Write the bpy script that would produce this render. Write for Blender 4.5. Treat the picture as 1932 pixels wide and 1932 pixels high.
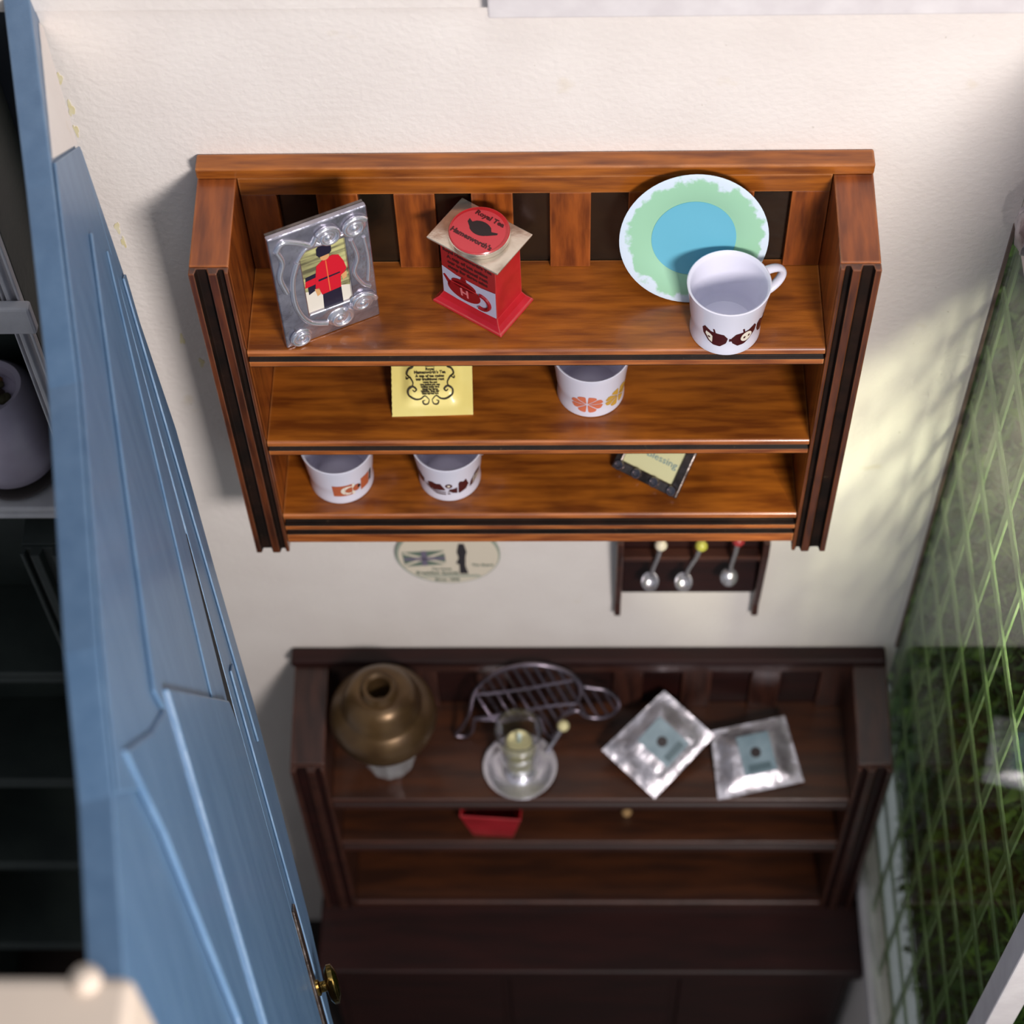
import bpy, bmesh, math, random
from mathutils import Vector, Matrix
random.seed(7)
PI = math.pi
for o in list(bpy.data.objects): bpy.data.objects.remove(o)
S = bpy.context.scene
COL = S.collection

# ------------------------------------------------------------------ camera
CAM_POS = Vector((0.0571, -2.6995, 4.0177))
FW = Vector((-0.02572, 0.53527, -0.84429))
RT = Vector((0.99966, 0.01121, -0.02335))
UP = Vector((0.00303, 0.84461, 0.53538))
cd = bpy.data.cameras.new('camera'); cam = bpy.data.objects.new('camera', cd); COL.objects.link(cam)
cd.sensor_width = 36; cd.lens = 3846.74 * 36 / 1932
m = Matrix((RT, UP, -FW)).transposed().to_4x4(); m.translation = CAM_POS
cam.matrix_world = m
cd.dof.use_dof = True; cd.dof.focus_distance = 4.05; cd.dof.aperture_fstop = 2.0
cd.clip_start = .05
S.camera = cam

# ------------------------------------------------------------------ world, lights, exposure
w = bpy.data.worlds.new('world'); S.world = w; w.use_nodes = True
bg = w.node_tree.nodes['Background']; bg.inputs[0].default_value = (.86, .91, 1, 1); bg.inputs[1].default_value = .32
def area(name, loc, target, size, power, color, sy=None, spread=None):
    l = bpy.data.lights.new(name, 'AREA'); l.energy = power; l.color = color; l.size = size
    if sy: l.shape = 'RECTANGLE'; l.size_y = sy
    if spread: l.spread = math.radians(spread)
    o = bpy.data.objects.new(name, l); COL.objects.link(o); o.location = loc
    o.rotation_euler = (Vector(target) - Vector(loc)).to_track_quat('-Z', 'Y').to_euler()
    return o
area('room_lamp', (1.35, -3.75, 2.6), (0, -.1, .2), .8, 174, (1, .94, .905))
area('ceiling_lamp', (.35, -.95, 4.6), (.1, -.3, 0), .9, 24, (.97, .97, 1))
area('garden_light', (1.30, -2.05, 1.25), (1.02, 0, -.1), .13, 9.5, (1, .98, .70), spread=34)
S.view_settings.view_transform = 'Standard'; S.view_settings.look = 'None'
S.view_settings.exposure = 0; S.view_settings.gamma = 1; S.view_settings.use_curve_mapping = False

# ------------------------------------------------------------------ helpers
def lin(r, g, b):
    f = lambda c: (c/255/12.92 if c/255 <= .04045 else ((c/255+.055)/1.055)**2.4)
    return (f(r), f(g), f(b), 1)
MATS = {}
def mat(name, rgb, rough=.5, metal=0, rgb2=None, scale=8, stretch=(1, 1, 1), lo=.35, hi=.65, bump=0, bscale=40,
        coat=0, edge=None, erad=.006, spots=None, sss=0, trans=0, spec=.5, detail=4, alpha=1, sheen=0):
    if name in MATS: return MATS[name]
    M = bpy.data.materials.new(name); M.use_nodes = True; nt = M.node_tree; N = nt.nodes; L = nt.links
    b = N['Principled BSDF']; b.inputs['Roughness'].default_value = rough; b.inputs['Metallic'].default_value = metal
    b.inputs['Specular IOR Level'].default_value = spec
    b.inputs['Coat Weight'].default_value = coat; b.inputs['Coat Roughness'].default_value = .12
    c = lin(*rgb); b.inputs['Base Color'].default_value = c
    if trans: b.inputs['Transmission Weight'].default_value = trans
    if sss: b.inputs['Subsurface Weight'].default_value = sss; b.inputs['Subsurface Radius'].default_value = (.02, .02, .025)
    if alpha < 1: b.inputs['Alpha'].default_value = alpha
    tc = N.new('ShaderNodeTexCoord'); mp = N.new('ShaderNodeMapping'); L.new(tc.outputs['Object'], mp.inputs[0])
    mp.inputs['Scale'].default_value = stretch
    out = None
    if rgb2:
        n = N.new('ShaderNodeTexNoise'); n.inputs['Scale'].default_value = scale; n.inputs['Detail'].default_value = detail
        L.new(mp.outputs[0], n.inputs['Vector'])
        r = N.new('ShaderNodeValToRGB'); r.color_ramp.elements[0].position = lo; r.color_ramp.elements[1].position = hi
        r.color_ramp.elements[0].color = c; r.color_ramp.elements[1].color = lin(*rgb2)
        L.new(n.outputs[0], r.inputs[0]); out = r.outputs[0]
    def mixin(col, fac_out):
        nonlocal out
        x = N.new('ShaderNodeMix'); x.data_type = 'RGBA'
        L.new(fac_out, x.inputs[0])
        if out: L.new(out, x.inputs[6])
        else: x.inputs[6].default_value = c
        x.inputs[7].default_value = lin(*col); out = x.outputs[2]
    for sp in (spots or []):
        n = N.new('ShaderNodeTexNoise'); n.inputs['Scale'].default_value = sp[1]; n.inputs['Detail'].default_value = 3
        L.new(tc.outputs['Object'], n.inputs['Vector'])
        r = N.new('ShaderNodeMapRange'); r.inputs[1].default_value = sp[2]; r.inputs[2].default_value = sp[3]
        r.inputs[4].default_value = sp[4] if len(sp) > 4 else 1
        L.new(n.outputs[0], r.inputs[0]); mixin(sp[0], r.outputs[0])
    if edge:
        bv = N.new('ShaderNodeBevel'); bv.samples = 4; bv.inputs[0].default_value = erad
        ge = N.new('ShaderNodeNewGeometry')
        d = N.new('ShaderNodeVectorMath'); d.operation = 'DOT_PRODUCT'
        L.new(bv.outputs[0], d.inputs[0]); L.new(ge.outputs['Normal'], d.inputs[1])
        n = N.new('ShaderNodeTexNoise'); n.inputs['Scale'].default_value = 14; L.new(tc.outputs['Object'], n.inputs['Vector'])
        r = N.new('ShaderNodeMapRange'); r.inputs[1].default_value = .985; r.inputs[2].default_value = .90
        L.new(d.outputs['Value'], r.inputs[0])
        mu = N.new('ShaderNodeMath'); mu.operation = 'MULTIPLY'; L.new(r.outputs[0], mu.inputs[0])
        r2 = N.new('ShaderNodeMapRange'); r2.inputs[1].default_value = .35; r2.inputs[2].default_value = .6; r2.inputs[3].default_value = .25; r2.inputs[4].default_value = .9
        L.new(n.outputs[0], r2.inputs[0]); L.new(r2.outputs[0], mu.inputs[1])
        mixin(edge, mu.outputs[0])
    if out: L.new(out, b.inputs['Base Color'])
    if bump:
        n = N.new('ShaderNodeTexNoise'); n.inputs['Scale'].default_value = bscale; n.inputs['Detail'].default_value = 5
        L.new(mp.outputs[0], n.inputs['Vector'])
        bp = N.new('ShaderNodeBump'); bp.inputs['Strength'].default_value = bump; bp.inputs['Distance'].default_value = .01
        L.new(n.outputs[0], bp.inputs['Height']); L.new(bp.outputs[0], b.inputs['Normal'])
    MATS[name] = M
    return M

class MB:
    def __init__(s): s.v = []; s.f = []; s.m = []
    def add(s, v, f, mi=0):
        k = len(s.v); s.v += [tuple(p) for p in v]; s.f += [tuple(i+k for i in q) for q in f]; s.m += [mi]*len(f); return s
    def box(s, x0, x1, y0, y1, z0, z1, mi=0):
        v = [(x, y, z) for z in (z0, z1) for y in (y0, y1) for x in (x0, x1)]
        return s.add(v, [(0, 2, 3, 1), (4, 5, 7, 6), (0, 1, 5, 4), (2, 6, 7, 3), (0, 4, 6, 2), (1, 3, 7, 5)], mi)
    def loft(s, a, b, mi=0, caps=True, sides=None):
        n = len(a); f = [(i, (i+1) % n, n+(i+1) % n, n+i) for i in range(n)]
        k = len(s.v); s.v += [tuple(p) for p in a]+[tuple(p) for p in b]
        for i, q in enumerate(f): s.f.append(tuple(j+k for j in q)); s.m.append(sides[i] if sides else mi)
        if caps:
            s.f.append(tuple(k+i for i in range(n))); s.f.append(tuple(k+n+i for i in range(n))); s.m += [mi, mi]
        return s
    def ext(s, poly, axis, c0, c1, mi=0, sides=None):
        i = 'xyz'.index(axis)
        mk = lambda p, c: (p[:i] + (c,) + p[i:])
        return s.loft([mk(tuple(p), c0) for p in poly], [mk(tuple(p), c1) for p in poly], mi, True, sides)
    def lathe(s, prof, n=48, c=(0, 0, 0), mi=0, mis=None, wob=0):
        k = len(s.v)
        for j, (r, z) in enumerate(prof):
            for i in range(n):
                a = 2*PI*i/n; rr = r*(1+wob*math.sin(3*a+j))
                s.v.append((c[0]+rr*math.cos(a), c[1]+rr*math.sin(a), c[2]+z))
        for j in range(len(prof)-1):
            for i in range(n):
                s.f.append((k+j*n+i, k+j*n+(i+1) % n, k+(j+1)*n+(i+1) % n, k+(j+1)*n+i)); s.m.append(mis[j] if mis else mi)
        if prof[0][0] > 1e-6: s.f.append(tuple(k+i for i in range(n))); s.m.append(mi)
        if prof[-1][0] > 1e-6: s.f.append(tuple(k+(len(prof)-1)*n+i for i in range(n))); s.m.append(mis[-1] if mis else mi)
        return s
    def tube(s, path, r, n=8, closed=False, mi=0, flat=1):
        P = [Vector(p) for p in path]; k = len(s.v); L = len(P)
        rs = r if isinstance(r, (list, tuple)) else [r]*L
        up = Vector((.123, .2, 1)).normalized()
        for j, p in enumerate(P):
            a = P[(j-1) % L] if closed or j > 0 else p; b = P[(j+1) % L] if closed or j < L-1 else p
            t = (b-a).normalized() if (b-a).length > 1e-9 else Vector((0, 0, 1))
            if abs(t.dot(up)) > .97: up = Vector((1, .1, .2)).normalized()
            x = t.cross(up).normalized(); y = x.cross(t).normalized(); up = y
            for i in range(n):
                q = 2*PI*i/n; s.v.append(tuple(p + x*rs[j]*math.cos(q) + y*rs[j]*flat*math.sin(q)))
        for j in range(L if closed else L-1):
            j2 = (j+1) % L
            for i in range(n):
                s.f.append((k+j*n+i, k+j*n+(i+1) % n, k+j2*n+(i+1) % n, k+j2*n+i)); s.m.append(mi)
        if not closed:
            s.f.append(tuple(k+i for i in range(n))); s.f.append(tuple(k+(L-1)*n+i for i in range(n))); s.m += [mi, mi]
        return s
    def sphere(s, c, r, n=16, sc=(1, 1, 1), mi=0):
        prof = [(max(1e-7, r*math.sin(PI*j/10)), -r*math.cos(PI*j/10)) for j in range(11)]
        t = MB().lathe(prof, n)
        return s.add([(c[0]+p[0]*sc[0], c[1]+p[1]*sc[1], c[2]+p[2]*sc[2]) for p in t.v], t.f, mi)
    def xf(s, M):
        s.v = [tuple(M @ Vector(p)) for p in s.v]; return s
    def build(s, name, mats, parent=None, smooth=None, bevel=0, seg=2, sub=0):
        me = bpy.data.meshes.new(name); me.from_pydata(s.v, [], s.f)
        for mm in (mats if isinstance(mats, (list, tuple)) else [mats]): me.materials.append(mm)
        for p, i in zip(me.polygons, s.m): p.material_index = i
        bm = bmesh.new(); bm.from_mesh(me); bmesh.ops.remove_doubles(bm, verts=bm.verts, dist=1e-7)
        bmesh.ops.recalc_face_normals(bm, faces=bm.faces); bm.to_mesh(me); bm.free()
        if smooth is not None:
            me.shade_smooth(); me.set_sharp_from_angle(angle=math.radians(smooth))
        o = bpy.data.objects.new(name, me); COL.objects.link(o)
        if parent: o.parent = parent
        if bevel:
            b = o.modifiers.new('bevel', 'BEVEL'); b.width = bevel; b.segments = seg; b.limit_method = 'ANGLE'; b.harden_normals = False
        if sub:
            b = o.modifiers.new('sub', 'SUBSURF'); b.levels = sub; b.render_levels = sub
        return o
def tag(o, label, cat=None, group=None, kind=None):
    o['label'] = label
    if cat: o['category'] = cat
    if group: o['group'] = group
    if kind: o['kind'] = kind
    return o
def thing(name, label, cat, loc=(0, 0, 0), rz=0, group=None, M=None):
    o = bpy.data.objects.new(name, None); COL.objects.link(o); o.empty_display_size = .02
    if M is not None: o.matrix_world = M
    else: o.location = loc; o.rotation_euler = (0, 0, rz)
    return tag(o, label, cat, group)
def frameM(origin, x, y):                       # a frame from an origin and two axes (x, and y made square to it)
    x = Vector(x).normalized(); z = x.cross(Vector(y)).normalized(); y = z.cross(x)
    M = Matrix((x, y, z)).transposed().to_4x4(); M.translation = Vector(origin); return M
def text(s, size, name, material, parent, M=Matrix(), align='CENTER', shear=0, wide=1, bold=0):
    c = bpy.data.curves.new('t', 'FONT'); c.body = s; c.size = size; c.align_x = align; c.align_y = 'CENTER'
    c.extrude = .0004; c.shear = shear; c.offset = bold; c.resolution_u = 2
    o = bpy.data.objects.new('t', c); COL.objects.link(o)
    dg = bpy.context.evaluated_depsgraph_get()
    me = bpy.data.meshes.new_from_object(o.evaluated_get(dg)); bpy.data.objects.remove(o); bpy.data.curves.remove(c)
    me.transform(M @ Matrix.Diagonal((wide, 1, 1, 1))); me.materials.clear(); me.materials.append(material)
    me.name = name; q = bpy.data.objects.new(name, me); COL.objects.link(q); q.parent = parent; return q
def flat(poly, z0, h): return MB().ext([tuple(p) for p in poly], 'z', z0, z0+h)
def circ(cx, cy, r, n=24, ry=None, a0=0, a1=2*PI):
    full = abs(a1-a0-2*PI) < 1e-6
    return [(cx+r*math.cos(a0+(a1-a0)*i/(n if full else n-1)), cy+(ry or r)*math.sin(a0+(a1-a0)*i/(n if full else n-1))) for i in range(n)]
def spiral(cx, cy, r0, r1, turns, a0, n=36, sgn=1):
    return [(cx+(r0+(r1-r0)*i/n)*math.cos(a0+sgn*2*PI*turns*i/n), cy+(r0+(r1-r0)*i/n)*math.sin(a0+sgn*2*PI*turns*i/n)) for i in range(n+1)]

# ------------------------------------------------------------------ materials
M_wall = mat('cream_paint', (237, 229, 223), .55, rgb2=(230, 221, 215), scale=5, lo=.3, hi=.7, bump=.22, bscale=70, spots=[((214, 196, 160), 7, .70, .80, .5), ((150, 135, 115), 46, .735, .78, .5)])
M_white = mat('white_paint', (226, 220, 220), .45, rgb2=(214, 207, 208), scale=14, bump=.08, bscale=60)
M_blue = mat('blue_paint', (96, 127, 160), .42, rgb2=(82, 114, 148), scale=5, lo=.3, hi=.7, bump=.16, bscale=55, stretch=(1, 5, 5), edge=(122, 150, 176), erad=.006, coat=.1)
M_gap = mat('gap_shade', (14, 14, 18), .9)
M_wood = mat('varnished_wood', (166, 93, 27), .34, rgb2=(110, 54, 15), scale=7, stretch=(.9, 7, 7), lo=.36, hi=.68, bump=.05, bscale=30, coat=.22,
             spots=[((66, 29, 10), 5, .58, .72, .6)], edge=(214, 142, 84), erad=.007)
M_woodv = mat('varnished_wood_upright', (152, 78, 28), .34, rgb2=(100, 46, 17), scale=8, stretch=(7, 7, .9), lo=.36, hi=.66, bump=.05, bscale=30, coat=.35,
              spots=[((56, 25, 10), 4.5, .56, .72, .6)], edge=(190, 112, 62), erad=.006)
M_bead = mat('worn_bead', (182, 104, 48), .32, rgb2=(120, 58, 24), scale=9, stretch=(.8, 7, 7), coat=.35, edge=(226, 160, 104), erad=.006)
M_ridge = mat('brown_ridge', (98, 48, 22), .33, rgb2=(58, 26, 13), scale=9, stretch=(7, 7, .8), coat=.35, edge=(156, 92, 50), erad=.005)
M_stain = mat('dark_stain', (38, 21, 13), .6, spec=.2, rgb2=(20, 12, 8), scale=12, bump=.1, bscale=60, spots=[((70, 56, 40), 60, .68, .75, .6)])
M_backdark = mat('black_back', (22, 18, 13), .25, rgb2=(34, 27, 18), scale=10, coat=.4, bump=.08, bscale=50)
M_mahog = mat('mahogany', (66, 34, 24), .38, rgb2=(44, 21, 15), scale=6, stretch=(.8, 7, 7), coat=.2, bump=.05, bscale=30, edge=(104, 62, 46), erad=.009)
M_mahogf = mat('mahogany_shelf', (74, 37, 15), .42, rgb2=(48, 23, 11), scale=5, stretch=(.8, 6, 6), coat=.2)
M_mahogv = mat('mahogany_upright', (70, 38, 28), .38, rgb2=(42, 21, 16), scale=7, stretch=(7, 7, .8), coat=.2, edge=(108, 66, 50), erad=.009)
M_mahogd = mat('mahogany_dark', (44, 17, 14), .45, rgb2=(32, 13, 11), scale=5, stretch=(.8, 6, 6), spec=.3)
M_silver = mat('pewter', (196, 192, 202), .25, .88, rgb2=(146, 142, 154), scale=14, bump=.55, bscale=13)
M_silverb = mat('bright_pewter', (222, 220, 228), .2, .8, bump=.1, bscale=30)
M_dkmetal = mat('dark_metal', (116, 106, 102), .28, .75, rgb2=(62, 54, 50), scale=20, bump=.2, bscale=50)
M_spoon = mat('spoon_metal', (186, 182, 188), .26, .75)
M_foil = mat('foil', (188, 184, 192), .34, .72, rgb2=(140, 134, 138), scale=16, bump=.6, bscale=22)
M_cup = mat('white_ceramic', (224, 223, 238), .22, coat=.4, sss=.08)
M_mar = mat('maroon_print', (70, 16, 22), .4)
M_orn = mat('rust_print', (186, 96, 62), .45)
M_cit = mat('orange_print', (214, 116, 84), .45)
M_yel = mat('yellow_print', (204, 160, 66), .45)
M_cream = mat('cream_print', (236, 226, 210), .45)
M_red = mat('red_enamel', (196, 30, 44), .28, rgb2=(166, 18, 30), scale=12, coat=.5, edge=(196, 92, 88), erad=.004)
M_redl = mat('red_label', (200, 62, 70), .45)
M_tinlab = mat('grey_label', (176, 176, 198), .35)
M_tpot = mat('teapot_red', (134, 10, 24), .35)
M_pinkl = mat('pink_letter', (206, 112, 116), .5)
M_tintop = mat('tarnished_tin', (222, 210, 194), .22, .75, rgb2=(150, 136, 122), scale=22, lo=.45, hi=.75, bump=.1, bscale=30)
M_black = mat('black_print', (34, 22, 24), .6)
M_ink = mat('brown_ink', (44, 34, 14), .6)
M_sachet = mat('yellow_paper', (250, 234, 146), .38, rgb2=(244, 224, 130), scale=9, bump=.08, bscale=20, coat=.15)
M_lemon = mat('lemon_card', (226, 222, 172), .6)
M_blueink = mat('blue_ink', (120, 152, 158), .6)
M_turq = mat('turquoise_glaze', (100, 176, 200), .45)
M_mint = mat('mint_glaze', (168, 212, 186), .42, rgb2=(178, 220, 192), scale=60, bump=.03, bscale=120)
M_bronze = mat('aged_bronze', (104, 80, 50), .32, .5, rgb2=(70, 50, 32), scale=7, bump=.08, bscale=20)
M_glass = mat('clear_glass', (244, 246, 248), .03, trans=1)
M_cglass = mat('cut_glass', (250, 250, 252), .06, trans=.75, bump=.5, bscale=22)
M_wax = mat('candle_wax', (228, 218, 166), .45, sss=.2)
M_wick = mat('pale_wick', (206, 220, 212), .5)
M_blu2 = mat('slate_label', (104, 126, 136), .45, rgb2=(134, 154, 164), scale=14)
M_grey = mat('grey_paint', (214, 212, 216), .5, rgb2=(188, 186, 190), scale=8, bump=.15, bscale=40, edge=(232, 230, 234), erad=.008)
M_green = mat('green_paint_and_shade', (44, 52, 48), .55, rgb2=(34, 42, 40), scale=8, bump=.15, bscale=40)
M_lav = mat('lavender_ceramic', (196, 186, 206), .35, rgb2=(176, 166, 184), scale=6, coat=.3)
M_brass = mat('brass', (206, 170, 92), .18, 1, rgb2=(110, 88, 48), scale=18, bump=.2, bscale=30)
M_muntin = mat('frosted_plastic', (122, 158, 88), .3, edge=(222, 236, 202), erad=.004, alpha=.55)  # pale edge colour paints in the lit edges of the bars
M_leafa = mat('hedge_green', (84, 132, 48), .5, rgb2=(40, 72, 26), scale=20)
M_leafb = mat('bright_leaf', (148, 190, 74), .45, rgb2=(92, 136, 50), scale=20)
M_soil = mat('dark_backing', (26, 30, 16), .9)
M_floor = mat('dark_floor', (38, 26, 22), .5, rgb2=(28, 18, 16), scale=5, stretch=(.8, 6, 6))

# thin acrylic pane: clear, with the mirror share that the viewing angle gives
M_pane = bpy.data.materials.new('acrylic_pane'); M_pane.use_nodes = True
nt = M_pane.node_tree; nt.nodes.clear()
o_ = nt.nodes.new('ShaderNodeOutputMaterial'); mx = nt.nodes.new('ShaderNodeMixShader'); fr = nt.nodes.new('ShaderNodeMath'); fr.operation = 'POWER'; fr.inputs[1].default_value = 5
lw = nt.nodes.new('ShaderNodeLayerWeight'); lw.inputs[0].default_value = .5; nt.links.new(lw.outputs['Facing'], fr.inputs[0])
f2 = nt.nodes.new('ShaderNodeMath'); f2.operation = 'MULTIPLY_ADD'; f2.inputs[1].default_value = .62; f2.inputs[2].default_value = .03; nt.links.new(fr.outputs[0], f2.inputs[0]); fr = f2
tr = nt.nodes.new('ShaderNodeBsdfTransparent'); tr.inputs[0].default_value = (.97, 1, .96, 1)
gl = nt.nodes.new('ShaderNodeBsdfGlossy'); gl.inputs['Roughness'].default_value = .03
nt.links.new(fr.outputs[0], mx.inputs[0]); nt.links.new(tr.outputs[0], mx.inputs[1]); nt.links.new(gl.outputs[0], mx.inputs[2]); nt.links.new(mx.outputs[0], o_.inputs[0])

# ------------------------------------------------------------------ the setting
def struct(o, label): o['kind'] = 'structure'; o['label'] = label; return o
wb = struct(MB().box(-.915, .9695, 0, .06, -3, 1.44).build('wall_back', M_wall), 'cream painted back wall behind the shelf and dresser')
struct(MB().box(-2.4, .9695, -.006, .06, 1.441, 2.1).build('trim_1', M_wall, bevel=.002), 'cream strip along the top of the back wall')
struct(MB().box(-.075, .969, -.045, -.0065, 1.452, 1.51).build('trim_2', M_white, bevel=.004), 'white painted batten at the top of the back wall')
struct(MB().box(.9625, .9695, -.007, -.0002, -.93, .84).build('trim_3', mat('brown_bead', (132, 110, 100), .5, rgb2=(104, 84, 76), scale=12)), 'thin brown bead down the right corner of the back wall')
struct(MB().box(-2.4, 1.03, -2.6, .06, -3.05, -3).build('floor', M_floor), 'dark floor below the dresser')
struct(MB().box(-2.4, -.9155, 0, .06, -3, 1.44).build('wall_left', mat('wall_shade', (52, 58, 66), .6, rgb2=(42, 48, 56), scale=6)), 'wall of the next room, coloured dark for its deep shade')  # the next room's deep shade is put into this wall's colour
M_glue = mat('yellow_glue', (232, 223, 192), .5, rgb2=(224, 210, 158), scale=30)
rg = random.Random(4)
for gx, gz_, gr in ((-.8775, 1.27, .006), (-.8735, 1.19, .008), (-.8755, 1.13, .006), (-.850, .845, .007), (-.846, .80, .006), (-.778, .47, .007), (-.748, .385, .007)):
    f1, f2_ = rg.uniform(0, 6), rg.uniform(0, 6)
    P_ = [(gx+gr*(1+.3*math.sin(3*2*PI*i/28+f1)+.15*math.sin(7*2*PI*i/28+f2_))*math.cos(2*PI*i/28)*.7, gz_+gr*2.4*(1+.3*math.sin(3*2*PI*i/28+f1)+.15*math.sin(5*2*PI*i/28+f2_))*math.sin(2*PI*i/28)) for i in range(28)]
    MB().ext(P_, 'y', -.0012, -.0002).build('glue_smear', M_glue, wb)
XR = .97
win = bpy.data.objects.new('window_1', None); COL.objects.link(win); win.location = (XR, -.6, -1.9); struct(win, 'green tinted window of small square panes in the right wall')
def wp(mb, name, mtl, **k):
    o = mb.build(name, mtl, None, **k); o.parent = win; o.matrix_parent_inverse = Matrix.Translation((-XR, .6, 1.9)); return o
wp(MB().box(XR, XR+.006, -1.2, 0, -1.86, .83), 'pane', M_pane)
ZB = [.83-.2045*k for k in range(0, 14)]
for k, z in enumerate(ZB[1:-1]):
    wp(MB().box(XR+.0065, XR+.013, -1.2, 0, z-.015, z+.015), 'lattice_bar', M_muntin, bevel=.003)
for y in (-.02, -.2, -.4, -.6, -.8, -1.0):
    wp(MB().box(XR+.0135, XR+.020, y-.015, y+.015, -1.86, .83), 'lattice_bar', M_muntin, bevel=.003)
wp(MB().box(XR-.0, XR+.05, -1.2, 0, .83, 1.44), 'header', M_wall)
wp(MB().box(XR-.02, XR+.05, -1.2, 0, -1.92, -1.86), 'sill', M_white, bevel=.004)
wp(MB().box(XR-.01, XR+.05, -1.27, -1.2, -1.92, 1.44), 'end_frame', M_white, bevel=.004)
struct(MB().box(XR, XR+.05, -1.27, 0, -3, -1.921).build('wall_right', M_wall), 'cream wall below the window')

# hedge outside the window
mbh = MB(); mbl = MB()
for i in range(11000):
    y = random.uniform(-1.75, 1.3); z = random.uniform(-2.2, 1.0); x = XR+.17+random.random()**1.4*.15
    a = random.uniform(0, 2*PI); L = random.uniform(.04, .09); W_ = L*.22
    d = Vector((random.uniform(-.7, .1), math.cos(a)*.7, math.sin(a)*.8-.1)).normalized(); s_ = d.cross(Vector((1, .2, .1))).normalized()*W_
    p = Vector((x, y, z)); t = mbl if random.random() < .3 else mbh
    t.add([p-d*L*.5, p+s_, p+d*L*.5+Vector((-.01, 0, -.012)), p-s_], [(0, 1, 2), (0, 2, 3)])
hd = thing('hedge', 'green leafy hedge pressed close outside the gridded window', 'hedge', (XR+.3, -.8, -3))
for mb_, mt in ((mbh, M_leafa), (mbl, M_leafb)):
    o = mb_.build('foliage', mt, hd); o.matrix_parent_inverse = Matrix.Translation((-XR-.3, .8, 3)); o['kind'] = 'stuff'
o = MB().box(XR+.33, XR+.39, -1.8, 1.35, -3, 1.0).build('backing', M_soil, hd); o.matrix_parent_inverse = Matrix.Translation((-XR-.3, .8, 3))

# blue door leaning out of the left side, a gabled panel with boards; local axes: x along the boards, y across, z out of the face
DA = Vector((-.8858, .0061, 1.4206)); E1 = Vector((.21099, -.6455, -.73404)); E2 = Vector((-.11495, .72935, -.67442)); NN = Vector((.97071, .22667, .07968))
MD = Matrix((E1, E2, NN)).transposed().to_4x4(); MD.translation = DA
door = bpy.data.objects.new('door_1', None); COL.objects.link(door); door.matrix_world = MD
struct(door, 'blue painted door with a sloping top edge and brass knob on the left')
def dp(poly, z0, h, name, mtl, bevel=.004, parent=door): return MB().ext(poly, 'z', z0, z0+h).build(name, mtl, parent, bevel=bevel)
slant = [(-.05, -.03), (.27, -.385), (.546, -.712), (.829, -1.165), (.975, -1.35), (1.12, -1.60)]
bound = [(2.9, .10), (2.126, .12), (1.943, .203), (1.712, .25), (1.46, .285), (1.145, .262), (.844, .265), (.431, .105), (.245, .028)]
dp(slant + [(2.9, -1.62)] + [(2.9, -.12), (2.12, -.12), (.40, -.06), (.245, .0), (-.05, .0)], -.047, .047, 'slab', M_blue, .003)
dp([(.012, -.028), (.232, -.325), (.236, .02), (.02, .002)], .0005, .002, 'bare_top', M_wall, 0)
dp([(.24, .02), (.238, -.335), (.546, -.700), (.829, -1.153), (.975, -1.345), (1.05, -1.15), (1.40, -.17), (1.36, -.12), (.99, -.03), (.43, .03)], .0005, .006, 'upper_board', M_blue, .003)
def bar(a, b, wd, z0, h, name):
    a = Vector(a); b = Vector(b); d = (b-a).normalized(); q = Vector((-d.y, d.x))*wd/2
    return dp([tuple(a+q), tuple(b+q), tuple(b-q), tuple(a-q)], z0, h, name, M_blue, .0035)
bar((.40, -.17), (1.02, -.88), .06, .0066, .007, 'moulding')
bar((.44, -.01), (1.26, -.30), .05, .0066, .004, 'moulding')
dp([(1.03, -.80), (1.29, -.165), (1.36, -.125), (2.9, -.16), (2.9, -.77)], .0005, .017, 'stile', M_blue, .005)
dp([(.955, -1.245), (1.02, -1.01), (1.045, -.845), (2.9, -.81), (2.9, -.95), (1.51, -.99), (1.13, -1.135)], .0005, .012, 'inner_moulding', M_blue, .005)
dp([(.99, -.03), (1.36, -.15), (2.9, -.18), (2.9, -.07), (1.36, -.035), (1.0, .01)], -.01, .014, 'gap_shade_strip', M_gap, 0)  # black strip standing in for the shade between door and jamb
dp([(.245, .022), (.44, .035), (.99, .0), (1.36, -.034), (2.12, -.06), (2.9, -.065)] + bound, -.03, .036, 'jamb', M_blue, .004)
bar((.50, .10), (1.5, .17), .04, .0065, .005, 'moulding')
bar((1.3, .06), (2.4, .03), .05, .0065, .005, 'moulding')
kn = MB().lathe([(.018, 0), (.018, .012), (.012, .016), (.012, .030), (.034, .034), (.043, .042), (.043, .054), (.030, .062), (1e-6, .064)], 32)
kn.xf(Matrix.Translation((1.99, -.02, .006)) @ Matrix.Diagonal((1.05, .55, .8, 1))).build('knob', M_brass, door, smooth=40)
MB().ext([(1.80, -.045), (1.80, -.005), (2.10, -.02), (2.10, -.06)], 'z', .003, .012).build('lock_plate', M_dkmetal, door, bevel=.003)

# white front end post on the near left
fp = bpy.data.objects.new('wall_front', None); COL.objects.link(fp); fp.location = (-.8, -2.0, -3); struct(fp, 'cream end of a front wall close to the camera')
q = MB().box(-.62, .392, -.06, .05, 0, 4.905)  .build('end_board', mat('cream_board', (200, 184, 168), .6, rgb2=(190, 174, 160), scale=4), fp, bevel=.012, seg=3)
q = MB().sphere((.340, .045, 4.903), .018, sc=(1, 1, 1)).build('peg', MATS['cream_board'], fp, smooth=60)

M_sidetop = {'varnished_wood_upright': mat('varnished_wood_depth', (150, 78, 32), .34, rgb2=(104, 50, 22), scale=6, stretch=(7, .9, 7), coat=.22, spots=[((60, 30, 18), 7, .60, .70, .6)], edge=(200, 128, 76), erad=.006),
             'mahogany_upright': mat('mahogany_depth', (62, 36, 28), .38, rgb2=(42, 23, 18), scale=6, stretch=(7, .9, 7), coat=.2, edge=(108, 66, 50), erad=.009)}
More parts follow.
